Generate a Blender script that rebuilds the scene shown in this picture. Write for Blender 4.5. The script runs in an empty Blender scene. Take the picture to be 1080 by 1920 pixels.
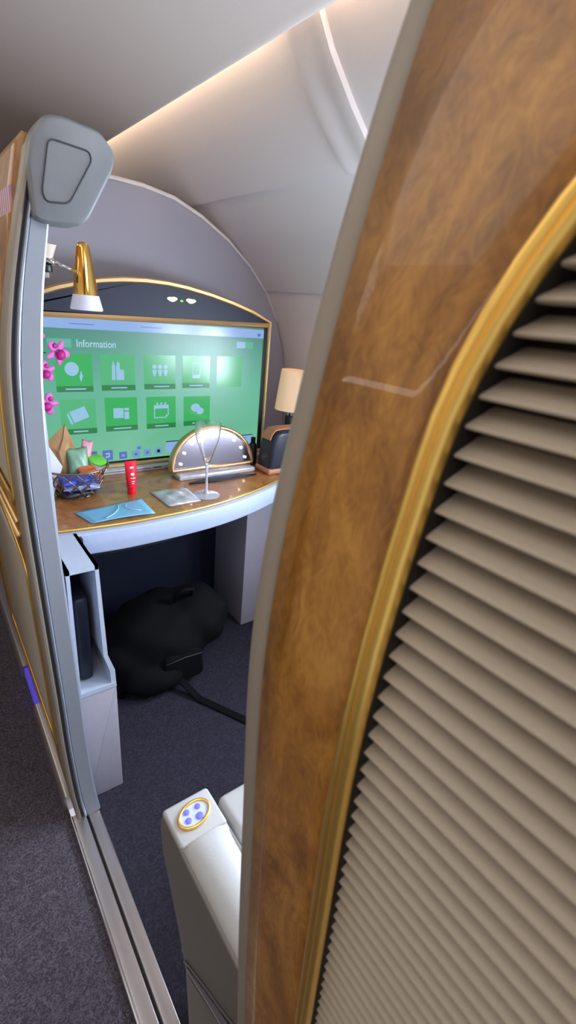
import bpy, bmesh, math, random
from mathutils import Vector, Matrix
random.seed(7)
PI = math.pi
scn = bpy.context.scene
col = scn.collection

# ------------------------------------------------------------ materials
def mat(name, c, rough=.5, metal=0., coat=0., emis=None, estr=0., trans=0., ior=1.45, bump=None, spec=.5, alpha=1.):
    m = bpy.data.materials.new(name); m.use_nodes = True
    nt = m.node_tree; b = nt.nodes['Principled BSDF']
    b.inputs['Base Color'].default_value = (*c, 1)
    b.inputs['Roughness'].default_value = rough
    b.inputs['Metallic'].default_value = metal
    b.inputs['Coat Weight'].default_value = coat
    b.inputs['Coat Roughness'].default_value = .04
    b.inputs['Specular IOR Level'].default_value = spec
    b.inputs['Transmission Weight'].default_value = trans
    b.inputs['IOR'].default_value = ior
    b.inputs['Alpha'].default_value = alpha
    if emis:
        b.inputs['Emission Color'].default_value = (*emis, 1)
        b.inputs['Emission Strength'].default_value = estr
    # a little natural unevenness in every surface
    sc, amt, st = bump or (60., .05, .02)
    tc = nt.nodes.new('ShaderNodeTexCoord'); n = nt.nodes.new('ShaderNodeTexNoise')
    n.inputs['Scale'].default_value = sc; n.inputs['Detail'].default_value = 3
    nt.links.new(tc.outputs['Object'], n.inputs['Vector'])
    mp = nt.nodes.new('ShaderNodeMapRange'); mp.inputs[3].default_value = 1 - amt; mp.inputs[4].default_value = 1 + amt
    nt.links.new(n.outputs['Fac'], mp.inputs[0])
    mx = nt.nodes.new('ShaderNodeVectorMath'); mx.operation = 'SCALE'
    mx.inputs[0].default_value = c
    nt.links.new(mp.outputs[0], mx.inputs['Scale']); nt.links.new(mx.outputs[0], b.inputs['Base Color'])
    if st > 0:
        bp = nt.nodes.new('ShaderNodeBump'); bp.inputs['Strength'].default_value = st; bp.inputs['Distance'].default_value = .002
        nt.links.new(n.outputs['Fac'], bp.inputs['Height']); nt.links.new(bp.outputs[0], b.inputs['Normal'])
    return m

def srgb(r, g, b):
    f = lambda v: (v/255/12.92) if v/255 <= .04045 else ((v/255+.055)/1.055)**2.4
    return (f(r), f(g), f(b))

def wood(name, ca, cb, cc, scale=6., rough=.22, coat=.8):
    m = bpy.data.materials.new(name); m.use_nodes = True
    nt = m.node_tree; b = nt.nodes['Principled BSDF']
    tc = nt.nodes.new('ShaderNodeTexCoord'); mp = nt.nodes.new('ShaderNodeMapping')
    mp.inputs['Scale'].default_value = (1, 1, .55)
    nt.links.new(tc.outputs['Object'], mp.inputs[0])
    n1 = nt.nodes.new('ShaderNodeTexNoise'); n1.inputs['Scale'].default_value = scale; n1.inputs['Detail'].default_value = 6
    n1.inputs['Distortion'].default_value = 2.2; n1.inputs['Roughness'].default_value = .55
    n2 = nt.nodes.new('ShaderNodeTexNoise'); n2.inputs['Scale'].default_value = scale*7; n2.inputs['Detail'].default_value = 8
    n2.inputs['Distortion'].default_value = 3.0
    nt.links.new(mp.outputs[0], n1.inputs['Vector']); nt.links.new(mp.outputs[0], n2.inputs['Vector'])
    mix = nt.nodes.new('ShaderNodeMath'); mix.operation = 'MULTIPLY_ADD'; mix.inputs[1].default_value = .35
    nt.links.new(n2.outputs['Fac'], mix.inputs[0])
    ml = nt.nodes.new('ShaderNodeMath'); ml.operation = 'MULTIPLY'; ml.inputs[1].default_value = .72
    nt.links.new(n1.outputs['Fac'], ml.inputs[0]); nt.links.new(ml.outputs[0], mix.inputs[2])
    r = nt.nodes.new('ShaderNodeValToRGB')
    e = r.color_ramp.elements; e[0].position = .40; e[0].color = (*ca, 1); e[1].position = .67; e[1].color = (*cc, 1)
    k = r.color_ramp.elements.new(.535); k.color = (*cb, 1)
    nt.links.new(mix.outputs[0], r.inputs[0]); nt.links.new(r.outputs[0], b.inputs['Base Color'])
    b.inputs['Roughness'].default_value = rough; b.inputs['Coat Weight'].default_value = coat; b.inputs['Coat Roughness'].default_value = .03
    return m

M = {}
M['wood'] = wood('burl_wood', srgb(128, 82, 24), srgb(162, 110, 40), srgb(188, 136, 58), 12., .38, .4)
M['deskwood'] = wood('desk_wood', srgb(140, 88, 44), srgb(164, 108, 58), srgb(182, 126, 72), 14., .3, .45)
M['gold'] = mat('gold', srgb(248, 204, 108), .3, .85)
M['goldsoft'] = mat('brushed_gold', srgb(232, 196, 140), .35, .8)
M['rim'] = mat('taupe_rim', srgb(150, 140, 128), .45)
M['slat'] = mat('beige_slats', srgb(178, 166, 150), .5, bump=(900, .05, .15))
M['dark'] = mat('near_black', srgb(20, 16, 14), .7)
M['post'] = mat('satin_grey_post', srgb(158, 164, 176), .38, .25)
M['postridge'] = mat('pale_ridge', srgb(176, 188, 204), .25, .5)
M['postgroove'] = mat('groove_grey', srgb(88, 90, 98), .5)
M['head'] = mat('warm_grey_housing', srgb(118, 121, 124), .4, .1)
M['seam'] = mat('seam_dark', srgb(60, 60, 60), .6)
M['wall'] = mat('cabin_wall', srgb(232, 226, 226), .55, bump=(140, .02, .05))
M['ceil'] = mat('cabin_ceiling', srgb(204, 192, 184), .6, bump=(140, .02, .05))
M['part'] = mat('partition_grey', srgb(166, 164, 176), .5, bump=(200, .02, .04))
M['cream'] = mat('cream_panel', srgb(190, 180, 164), .5)
M['steel'] = mat('brushed_aluminium', srgb(192, 186, 186), .28, .85, bump=(40, .06, .02))
M['chrome'] = mat('chrome', srgb(215, 215, 220), .1, 1.)
M['blk'] = mat('black_plastic', srgb(18, 18, 22), .4)
M['blkcloth'] = mat('black_cloth', srgb(9, 9, 12), .85, spec=.2)
M['navy'] = mat('navy_panel', srgb(36, 42, 60), .5)
M['goldpol'] = mat('polished_gold', srgb(245, 200, 110), .1, 1., bump=(60, 0, 0))
M['navylea'] = mat('navy_leather', srgb(34, 38, 54), .38)
M['tanlea'] = mat('tan_leather', srgb(186, 130, 98), .5)
M['apron'] = mat('pale_desk_apron', srgb(172, 184, 208), .35)
M['leather'] = mat('pale_leather', srgb(184, 184, 184), .45, bump=(260, .03, .12))
M['shell'] = mat('seat_shell_grey', srgb(118, 113, 108), .5)
M['bin'] = mat('pale_locker', srgb(176, 172, 184), .5)
M['binrim'] = mat('locker_rim', srgb(188, 198, 216), .4)
M['white'] = mat('white_plastic', srgb(235, 235, 240), .4)
M['lampglass'] = mat('frosted_glass', srgb(222, 222, 236), .35, emis=srgb(220, 220, 240), estr=.12)
M['shade'] = mat('lamp_shade', srgb(240, 214, 184), .8, emis=srgb(255, 200, 150), estr=.28)
M['red'] = mat('red_tube', srgb(226, 20, 44), .3)
M['magenta'] = mat('orchid_magenta', srgb(190, 20, 130), .5)
M['pink'] = mat('orchid_pink', srgb(214, 104, 186), .5)
M['leafgreen'] = mat('stem_green', srgb(90, 120, 60), .5)
M['kraft'] = mat('kraft_paper', srgb(176, 136, 92), .7, bump=(30, .12, .3))
M['paper'] = mat('white_paper', srgb(226, 228, 240), .6)
M['bluecard'] = mat('pale_blue_card', srgb(120, 186, 220), .35)
M['blueline'] = mat('card_pale_mark', srgb(190, 222, 240), .4)
M['sachet'] = mat('silver_wrap', srgb(190, 192, 200), .3, .25, bump=(70, .2, .8))
M['bluewrap'] = mat('blue_wrapper', srgb(70, 90, 190), .25, .2, bump=(60, .25, .5))
M['silverblue'] = mat('silver_blue_wrapper', srgb(150, 165, 220), .25, .4, bump=(60, .25, .5))
M['greenlid'] = mat('green_lid', srgb(110, 205, 70), .4)
M['greenpack'] = mat('green_pack', srgb(120, 160, 130), .35, bump=(50, .3, .4))
M['pinkpack'] = mat('pink_pack', srgb(226, 160, 175), .35, bump=(50, .2, .4))
M['orange'] = mat('orange_pack', srgb(206, 110, 60), .35, bump=(50, .3, .4))
M['wire'] = mat('bronze_wire', srgb(140, 118, 104), .3, .8)
M['mirror'] = mat('mirror', srgb(180, 178, 194), .14, 1., bump=(5, 0, 0))
M['rose'] = mat('rose_gold', srgb(206, 168, 124), .3, .8)
M['bulb'] = mat('mirror_bulb', (1, .9, .7), .5, emis=srgb(255, 226, 180), estr=7)
M['purple'] = mat('violet_path_light', srgb(90, 80, 200), .5, emis=srgb(100, 80, 230), estr=.35)
M['coved'] = mat('cove_strip', (1, .9, .8), .5, emis=srgb(255, 226, 190), estr=11)
M['cup'] = mat('cream_cup', srgb(222, 206, 190), .4)
M['btn'] = mat('blue_lit_button', srgb(110, 110, 220), .4, emis=srgb(110, 110, 240), estr=.35)
M['btnplate'] = mat('pale_lit_plate', srgb(190, 200, 240), .4, emis=srgb(180, 190, 255), estr=.12)
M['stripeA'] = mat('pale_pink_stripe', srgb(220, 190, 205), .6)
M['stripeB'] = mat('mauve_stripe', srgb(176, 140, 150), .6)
M['green_glow'] = mat('glowing_green', srgb(120, 210, 60), .5, emis=srgb(120, 230, 60), estr=.5)  # shared by the emblem and the painted green reflection
M['emblem'] = mat('emblem_pale', srgb(236, 240, 200), .5, emis=srgb(236, 240, 190), estr=.7)
M['glass'] = mat('clear_glass', (1, 1, 1), .02, trans=1., ior=1.45, bump=(60, 0, 0))
M['frost'] = mat('milky_glass', srgb(235, 235, 245), .15, trans=.55, bump=(90, 0, .3))
M['cut'] = mat('rippled_clear_glass', (1, 1, 1), .05, trans=1., bump=(150, 0, .3))
M['winglow'] = mat('window_daylight', (.8, .9, 1), .5, emis=(.78, .88, 1.), estr=3.)

def carpet(name, ca, cb, scale):
    m = bpy.data.materials.new(name); m.use_nodes = True
    nt = m.node_tree; b = nt.nodes['Principled BSDF']; b.inputs['Roughness'].default_value = .95
    b.inputs['Specular IOR Level'].default_value = .1
    tc = nt.nodes.new('ShaderNodeTexCoord')
    n = nt.nodes.new('ShaderNodeTexNoise'); n.inputs['Scale'].default_value = scale; n.inputs['Detail'].default_value = 2; n.inputs['Distortion'].default_value = 2.5
    nt.links.new(tc.outputs['Object'], n.inputs['Vector'])
    r = nt.nodes.new('ShaderNodeValToRGB'); e = r.color_ramp.elements
    e[0].position = .42; e[0].color = (*ca, 1); e[1].position = .67; e[1].color = (*cb, 1)
    nt.links.new(n.outputs['Fac'], r.inputs[0]); nt.links.new(r.outputs[0], b.inputs['Base Color'])
    bp = nt.nodes.new('ShaderNodeBump'); bp.inputs['Strength'].default_value = .5; bp.inputs['Distance'].default_value = .003
    nt.links.new(n.outputs['Fac'], bp.inputs['Height']); nt.links.new(bp.outputs[0], b.inputs['Normal'])
    return m
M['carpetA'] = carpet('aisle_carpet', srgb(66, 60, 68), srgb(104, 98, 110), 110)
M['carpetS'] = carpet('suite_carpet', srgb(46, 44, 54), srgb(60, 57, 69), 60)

# display picture: green field that shifts in hue across the panel, as the interface shows; paled to paint in reflection haze
def screen_mat():
    m = bpy.data.materials.new('display_picture'); m.use_nodes = True
    nt = m.node_tree; b = nt.nodes['Principled BSDF']
    b.inputs['Base Color'].default_value = (.01, .012, .012, 1); b.inputs['Roughness'].default_value = .32
    tc = nt.nodes.new('ShaderNodeTexCoord'); sp = nt.nodes.new('ShaderNodeSeparateXYZ')
    nt.links.new(tc.outputs['Object'], sp.inputs[0])
    mr = nt.nodes.new('ShaderNodeMapRange'); mr.inputs[1].default_value = .735; mr.inputs[2].default_value = 1.17
    nt.links.new(sp.outputs['Z'], mr.inputs[0])
    r = nt.nodes.new('ShaderNodeValToRGB'); e = r.color_ramp.elements
    e[0].position = 0; e[0].color = (*srgb(125, 205, 165), 1); e[1].position = 1; e[1].color = (*srgb(72, 140, 125), 1)
    k = e.new(.55); k.color = (*srgb(96, 188, 155), 1)
    nt.links.new(mr.outputs[0], r.inputs[0]); nt.links.new(r.outputs[0], b.inputs['Emission Color'])
    b.inputs['Emission Strength'].default_value = .82
    return m
M['screen'] = screen_mat()
def em(name, c, s=.85):
    return mat(name, (.01, .01, .01), .2, emis=c, estr=s, bump=(60, 0, 0))
M['e_bar'] = em('ui_bar', srgb(150, 185, 240))
M['e_tile'] = em('ui_tile', srgb(52, 184, 96))
M['e_tile2'] = em('ui_tile_pale', srgb(84, 190, 128))
M['e_cap'] = em('ui_caption', srgb(44, 134, 74))
M['e_icon'] = em('ui_icon', srgb(158, 205, 240))
M['e_txt'] = em('ui_text', srgb(180, 220, 240))
M['e_chip'] = em('ui_chip', srgb(100, 190, 165))
M['e_dock'] = em('ui_dock', srgb(92, 120, 205))
M['e_dockp'] = em('ui_dock_purple', srgb(110, 100, 200))
M['e_pale'] = em('ui_dock_pale', srgb(120, 170, 215))

# ------------------------------------------------------------ mesh helpers
def link(name, bm, m, parent=None, smooth=False, autosm=None):
    me = bpy.data.meshes.new(name); bmesh.ops.recalc_face_normals(bm, faces=bm.faces[:]); bm.to_mesh(me); bm.free()
    o = bpy.data.objects.new(name, me); col.objects.link(o)
    for x in (m if isinstance(m, (list, tuple)) else [m]): me.materials.append(x)
    if smooth:
        for p in me.polygons: p.use_smooth = True
        if autosm is not None:
            try: me.set_sharp_from_angle(angle=autosm)
            except Exception: pass
    if parent: o.parent = parent
    return o
def thing(name, label, cat, group=None):
    o = bpy.data.objects.new(name, None); o.empty_display_size = .02; col.objects.link(o)
    return tag(o, label, cat, group)
def tag(o, label, cat, group=None):
    o['label'] = label; o['category'] = cat
    if group: o['group'] = group
    return o
def structure(o): o['kind'] = 'structure'; return o
def setbase(root, loc):
    """move a thing's empty to its base; the parts keep their place"""
    root.location = loc
    for c in root.children:
        c.matrix_parent_inverse = Matrix.Translation(-Vector(loc))

def box(bm, x0, x1, y0, y1, z0, z1, mi=0, bev=0, seg=2):
    r = bmesh.ops.create_cube(bm, size=1)
    vs = r['verts']
    for v in vs:
        v.co = Vector((x0+(v.co.x+.5)*(x1-x0), y0+(v.co.y+.5)*(y1-y0), z0+(v.co.z+.5)*(z1-z0)))
    fs = set(f for v in vs for f in v.link_faces)
    for f in fs: f.material_index = mi
    if bev:
        es = list(set(e for v in vs for e in v.link_edges))
        bmesh.ops.bevel(bm, geom=es, offset=bev, segments=seg, profile=.5, affect='EDGES')
def prism(bm, pts, axis, a, b, mi=0, bev=0, seg=3):
    """polygon pts in the plane across axis, extruded a..b"""
    def P(p, t):
        return {'x': (t, p[0], p[1]), 'y': (p[0], t, p[1]), 'z': (p[0], p[1], t)}[axis]
    va = [bm.verts.new(P(p, a)) for p in pts]; vb = [bm.verts.new(P(p, b)) for p in pts]
    n = len(pts); fs = [bm.faces.new(va), bm.faces.new(vb[::-1])]
    for i in range(n): fs.append(bm.faces.new((va[i], vb[i], vb[(i+1) % n], va[(i+1) % n])))
    for f in fs: f.material_index = mi
    if bev:
        es = list(set(list(fs[0].edges)+list(fs[1].edges)))
        bmesh.ops.recalc_face_normals(bm, faces=fs)
        bmesh.ops.bevel(bm, geom=es, offset=bev, segments=seg, profile=.5, affect='EDGES')
def rounded(pts, r, n=6):
    """round the corners of a polygon"""
    out = []; N = len(pts)
    rr = r if isinstance(r, (list, tuple)) else [r]*N
    for i in range(N):
        p = Vector(pts[i]); a = Vector(pts[i-1]); b = Vector(pts[(i+1) % N])
        da = (a-p); db = (b-p); k = min(rr[i], da.length*.48, db.length*.48)
        s = p+da.normalized()*k; e = p+db.normalized()*k
        for j in range(n+1):
            t = j/n; out.append(tuple(s*(1-t)**2+p*2*t*(1-t)+e*t*t))
    return out
def sweep(bm, path, sect, up=Vector((0, 0, 1)), closed=False, cap=True, mi=0, scale=None):
    """cross-section sect (b, n) carried along path; n is along `up` made square to the path (up may be a list)"""
    path = [Vector(p) for p in path]; N = len(path); rings = []
    for i, p in enumerate(path):
        if closed: t = path[(i+1) % N]-path[i-1]
        else: t = path[min(i+1, N-1)]-path[max(i-1, 0)]
        t.normalize(); u = Vector(up[i] if isinstance(up, list) else up); nn = (u-t*u.dot(t)).normalized(); b = t.cross(nn)
        s = scale[i] if scale else 1
        rings.append([bm.verts.new(p+b*q[0]*s+nn*q[1]*s) for q in sect])
    K = len(sect)
    for i in range(N if closed else N-1):
        r0, r1 = rings[i], rings[(i+1) % N]
        for j in range(K):
            f = bm.faces.new((r0[j], r0[(j+1) % K], r1[(j+1) % K], r1[j])); f.material_index = mi
    if cap and not closed:
        bm.faces.new(rings[0][::-1]).material_index = mi; bm.faces.new(rings[-1]).material_index = mi
def circ(r, n=10, ry=None): return [(r*math.cos(2*PI*i/n), (ry or r)*math.sin(2*PI*i/n)) for i in range(n)]
def tube(bm, path, r, n=10, mi=0, closed=False, up=Vector((.13, .21, .97)), scale=None):
    sweep(bm, path, circ(r, n), up, closed, True, mi, scale)
def lathe(bm, prof, c=(0, 0, 0), n=32, mi=0, axis=None, close=False):
    """prof: (radius, height) list, turned about an axis through c"""
    q = Vector((0, 0, 1)).rotation_difference(Vector(axis or (0, 0, 1))).to_matrix()
    rings = []
    for r, h in prof:
        if r < 1e-6: rings.append([bm.verts.new(Vector(c)+q@Vector((0, 0, h)))])
        else: rings.append([bm.verts.new(Vector(c)+q@Vector((r*math.cos(2*PI*i/n), r*math.sin(2*PI*i/n), h))) for i in range(n)])
    for a, b in zip(rings, rings[1:]):
        for i in range(n):
            j = (i+1) % n
            if len(a) == 1 and len(b) == 1: continue
            if len(a) == 1: f = bm.faces.new((a[0], b[j], b[i]))
            elif len(b) == 1: f = bm.faces.new((a[i], a[j], b[0]))
            else: f = bm.faces.new((a[i], a[j], b[j], b[i]))
            f.material_index = mi
def blob(bm, c, r, mi=0, rot=None, u=14, v=10):
    res = bmesh.ops.create_uvsphere(bm, u_segments=u, v_segments=v, radius=1)
    for q in res['verts']:
        p = Vector((q.co.x*r[0], q.co.y*r[1], q.co.z*r[2]))
        if rot: p = rot@p
        q.co = p+Vector(c)
    for f in set(f for q in res['verts'] for f in q.link_faces): f.material_index = mi
def interp(x, tab):
    if x <= tab[0][0]: return tab[0][1]
    for i in range(len(tab)-1):
        a, b = tab[i], tab[i+1]
        if x <= b[0]:
            # monotone-ish cubic through neighbours
            p0 = tab[max(i-1, 0)]; p3 = tab[min(i+2, len(tab)-1)]
            h = b[0]-a[0]; t = (x-a[0])/h
            m0 = (b[1]-p0[1])/(b[0]-p0[0])*h; m1 = (p3[1]-a[1])/(p3[0]-a[0])*h
            return (2*t**3-3*t*t+1)*a[1]+(t**3-2*t*t+t)*m0+(-2*t**3+3*t*t)*b[1]+(t**3-t*t)*m1
    return tab[-1][1]
def B(): return bmesh.new()

# ------------------------------------------------------------ camera
cam_d = bpy.data.cameras.new('camera'); cam = bpy.data.objects.new('camera', cam_d); col.objects.link(cam); scn.camera = cam
FPX = 900.
dn = Vector(((332-540)/FPX, (3100-960)/FPX, 1)).normalized()          # straight down, seen by the camera
yv = Vector(((-190-540)/FPX, (545-960)/FPX, 1)); yv = (yv-dn*yv.dot(dn)).normalized()
zv = -dn; xv = yv.cross(zv)
right = Vector((xv[0], yv[0], zv[0])); down = Vector((xv[1], yv[1], zv[1])); fwd = Vector((xv[2], yv[2], zv[2]))
mw = Matrix((right, -down, -fwd)).transposed().to_4x4(); mw.translation = (-.134, 0, 1.25)
cam.matrix_world = mw
cam_d.sensor_fit = 'VERTICAL'; cam_d.sensor_height = 36; cam_d.lens = FPX/1920*36; cam_d.clip_start = .01
cam_d.dof.use_dof = True; cam_d.dof.focus_distance = 1.3; cam_d.dof.aperture_fstop = 9

# ------------------------------------------------------------ cabin shell
def quadstrip(bm, prof, ys, mi=0):
    rows = [[bm.verts.new((x, y, z)) for x, z in prof] for y in ys]
    for a, b in zip(rows, rows[1:]):
        for i in range(len(prof)-1):
            bm.faces.new((a[i], a[i+1], b[i+1], b[i])).material_index = mi
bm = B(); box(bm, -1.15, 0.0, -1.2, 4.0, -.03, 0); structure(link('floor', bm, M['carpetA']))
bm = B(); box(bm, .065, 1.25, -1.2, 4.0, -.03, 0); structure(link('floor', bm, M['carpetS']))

# curved side wall, its profile in x, z
wallprof = [(.40, 1.95), (.47, 1.86), (.545, 1.752), (.582, 1.700), (.647, 1.636), (.719, 1.574), (.742, 1.556)]
lowprof = [(.742, 1.556), (.752, 1.568), (.80, 1.532), (.90, 1.440), (.97, 1.368), (1.022, 1.311), (1.028, 1.314), (1.075, 1.24), (1.12, 1.13), (1.15, 1.0),
           (1.165, .85), (1.17, .7), (1.165, .5), (1.15, .3), (1.11, 0)]
WIN = [(.12, .40), (.58, .86)]          # window openings along y
def wall_right():
    bm = B()
    full = wallprof+lowprof[1:]
    ys = sorted({-1.2, 1.3, 2.2, 3.0, 4.0}|{w for p in WIN for w in p})
    zt, zb = 1.13, .85
    for y0, y1 in zip(ys, ys[1:]):
        iswin = (y0, y1) in WIN
        for a, b in zip(full, full[1:]):
            if iswin and a[1] <= zt+1e-6 and b[1] >= zb-1e-6: continue
            bm.faces.new([bm.verts.new((p[0], y, p[1])) for p, y in ((a, y0), (b, y0), (b, y1), (a, y1))])
    bmesh.ops.remove_doubles(bm, verts=bm.verts[:], dist=1e-5)
    o = link('wall_right', bm, M['wall'], smooth=True, autosm=.5)
    s = o.modifiers.new('s', 'SOLIDIFY'); s.thickness = .012; s.offset = 1
    return structure(o)
wall_right()
for k, (a, b) in enumerate(WIN):
    bm = B()
    pts = rounded([(a, .86), (b, .86), (b, 1.12), (a, 1.12)], .06)
    prism(bm, pts, 'x', 1.20, 1.21); w = structure(link('window_%d' % (k+1), bm, M['winglow']))
    bm = B(); path = [(1.165, y, z) for y, z in rounded([(a-.01, .84), (b+.01, .84), (b+.01, 1.14), (a-.01, 1.14)], .07)]
    tube(bm, path, .014, closed=True, up=Vector((1, 0, 0))); link('window_frame', bm, M['wall'], w, True)
# ceiling with the cove edge
cp = [(.507, 1.728), (.50, 1.726), (.49, 1.728), (.30, 1.775), (.10, 1.815), (-.2, 1.86), (-.6, 1.87), (-1.2, 1.80)]
bm = B(); quadstrip(bm, cp, [-1.2, 2.0, 4.0]); o = link('ceiling', bm, M['ceil'], smooth=True, autosm=.6)
s = o.modifiers.new('s', 'SOLIDIFY'); s.thickness = .012; s.offset = -1; structure(o)
# ribs between the wall panels
def offp(prof, d):
    out = []
    for i, p in enumerate(prof):
        a = Vector(prof[max(i-1, 0)]); b = Vector(prof[min(i+1, len(prof)-1)]); t = (b-a).normalized(); n = Vector((t.y, -t.x))
        if n.x > 0: n = -n
        out.append((p[0]+n.x*d, p[1]+n.y*d))
    return out
for k, (y0, y1) in enumerate([(.893, 1.003), (-.35, -.25)]):
    bm = B(); ip = offp(wallprof[1:], .028)
    sec = [(0, .0)]
    ring = []
    for y, d in ((y0, .0), (y0+.004, .010), (y0+.022, .013), (y0+.038, .008), (y1-.038, .008), (y1-.022, .013), (y1-.004, .010), (y1, .0)):
        pr = offp(wallprof[1:], d); ring.append([bm.verts.new((p[0], y, p[1])) for p in pr])
    for a, b in zip(ring, ring[1:]):
        for i in range(len(a)-1): bm.faces.new((a[i], a[i+1], b[i+1], b[i]))
    structure(link('trim_%d' % (k+1), bm, M['wall'], smooth=True, autosm=.6))
# cove light strips hidden above the ceiling edge
for k, (y0, y1) in enumerate([(1.006, 3.0), (-.24, .890)]):
    bm = B(); prism(bm, [(.462, 1.768), (.478, 1.764), (.474, 1.79), (.458, 1.79)], 'y', y0, y1)
    tag(link('cove_light', bm, M['coved']), ['warm cove light strip washing the curved wall panel above the screen',
        'warm cove light strip washing the wall panel at the top of the photo'][k], 'light', 'cove light strips')
# opposite side of the aisle, out of frame: what the glossy panels reflect
bm = B(); box(bm, -1.17, -1.15, -1.2, 4.0, 0, 1.9); structure(link('wall_left', bm, M['cream']))
bm = B(); box(bm, -1.15, 1.25, 3.98, 4.0, 0, 1.95); structure(link('wall_far', bm, M['part']))

# ------------------------------------------------------------ front partition with arched top
pp = [(.03, 0), (.03, 1.40), (.06, 1.48), (.13, 1.535), (.25, 1.556), (.36, 1.563), (.45, 1.566), (.54, 1.563), (.643, 1.548), (.74, 1.513), (.848, 1.456), (.943, 1.384), (1.023, 1.304),
      (1.085, 1.20), (1.125, 1.09), (1.15, .95), (1.16, .7), (1.15, .3), (1.11, 0)]
bm = B(); prism(bm, pp, 'y', 1.72, 1.755, bev=.006); wf = structure(link('wall_front', bm, M['part'], smooth=True, autosm=.6))
bm = B(); tube(bm, [(x, 1.735, z+.004) for x, z in pp[2:14]], .010, 8, up=Vector((0, 1, 0))); link('arched_edge', bm, M['wall'], wf, True)

# ------------------------------------------------------------ threshold track
tr = thing('door_track', 'silver sliding door track along the carpet edge at the doorway floor', 'door track')
sec = lambda x0, x1, h: rounded([(x0, 0), (x1, 0), (x1-.002, h), (x0+.002, h)], .002, 3)
bm = B(); prism(bm, sec(0, .033, .012), 'y', -1.2, .93); link('outer_rail', bm, M['steel'], tr, True, .6)
bm = B(); prism(bm, sec(.036, .066, .010), 'y', -1.2, .96); link('inner_rail', bm, M['steel'], tr, True, .6)
bm = B(); box(bm, .03, .042, -1.2, .96, 0, .003); link('groove', bm, M['blk'], tr)
bm = B(); prism(bm, rounded([(-.008, 0), (.002, 0), (.002, .014), (-.003, .014)], .002, 3), 'y', -1.2, .93); link('edge_strip', bm, M['chrome'], tr, True, .6)

# ------------------------------------------------------------ wood panels with arched louvre
DF = [(0, .052), (.30, .050), (.487, .043), (.679, .034), (.876, .027), (1.03, .023), (1.12, .029), (1.20, .042), (1.274, .0565), (1.348, .075), (1.393, .089), (1.48, .118), (1.60, .165)]
def Fd(z): return interp(z, DF)
def panel_face(F, ya, yb, z0, z1, op, thick, dz=.008, m=None, name='wood_panel', parent=None):
    """wood sheet following profile F between y=ya and y=yb with an opening op(z) -> (lo, hi) or None"""
    bm = B(); N = int((z1-z0)/dz)+1; zs = [z0+(z1-z0)*i/N for i in range(N+1)]
    extra = op.breaks; zs = sorted(zs+[z for z in extra if z0 < z < z1])
    top = op.top; zs = sorted(zs+[top-.03*(k/12)**2 for k in range(12)])
    def rows(yl, yh):
        R = [[bm.verts.new((F(z), yl(z)+(yh(z)-yl(z))*j/4, z)) for j in range(5)] for z in zs]
        for i in range(len(R)-1):
            if abs(zs[i+1]-zs[i]) < 1e-6: continue
            for j in range(4):
                try: bm.faces.new((R[i][j], R[i][j+1], R[i+1][j+1], R[i+1][j]))
                except ValueError: pass
    rows(lambda z: op(z)[1], lambda z: yb); rows(lambda z: ya, lambda z: op(z)[0])
    bmesh.ops.remove_doubles(bm, verts=bm.verts[:], dist=1e-5)
    o = link(name, bm, m or M['wood'], parent, True, .5)
    s = o.modifiers.new('s', 'SOLIDIFY'); s.thickness = thick; s.offset = 0
    return o
class Arch:
    def __init__(self, lo, hi, z0, spring, top):
        self.lo, self.hi, self.z0, self.spring, self.top = lo, hi, z0, spring, top
        self.c = (lo+hi)/2; self.w = (hi-lo)/2; self.breaks = [z0-1e-4, z0, spring, top]
    def __call__(self, z):
        if z < self.z0 or z >= self.top: return (self.c, self.c)
        if z <= self.spring: return (self.lo, self.hi)
        k = math.sqrt(max(0, 1-((z-self.spring)/(self.top-self.spring))**2)); return (self.c-self.w*k, self.c+self.w*k)
    def path(self, F, off=0, grow=0, n=40):
        P = []
        for i in range(24): P.append((self.z0-grow+(self.spring-self.z0+grow)*i/24, self.hi+grow))
        H = self.top-self.spring+grow
        for i in range(n+1):
            a = PI*i/n; P.append((self.spring+H*math.sin(a), self.c+(self.w+grow)*math.cos(a)))
        for i in range(1, 25): P.append((self.spring-(self.spring-self.z0+grow)*i/24, self.lo-grow))
        for i in range(1, 8): P.append((self.z0-grow, self.lo-grow+(2*self.w+2*grow)*i/8))
        return [(F(z)-off, y, z) for z, y in P]
def louvre(F, A, pitch, depth, parent, off=.0, name='louvre_slats', m=None):
    bm = B(); prof = [(.26, -.30), (.34, .0), (.48, .25), (.60, .50), (.70, .74), (.79, .92), (.87, 1.), (.94, .96), (.99, .80), (1.0, .45), (1.0, -.3)]
    rows = []; z = A.top; zz = []
    while z > A.z0:
        for t, d in prof: zz.append((z-t*pitch, d*depth))
        z -= pitch
    for z, d in zz:
        lo, hi = A(min(z, A.top-1e-5)) if z > A.z0 else (A.lo, A.hi)
        rows.append([bm.verts.new((F(z)+off-d, lo+(hi-lo)*j/3, z)) for j in range(4)])
    for i, (a, b) in enumerate(zip(rows, rows[1:])):
        if i % len(prof) == len(prof)-1: continue          # the open gap between two slats
        for j in range(3): bm.faces.new((a[j], a[j+1], b[j+1], b[j]))
    o = link(name, bm, m or M['slat'], parent, True)
    return o

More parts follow.
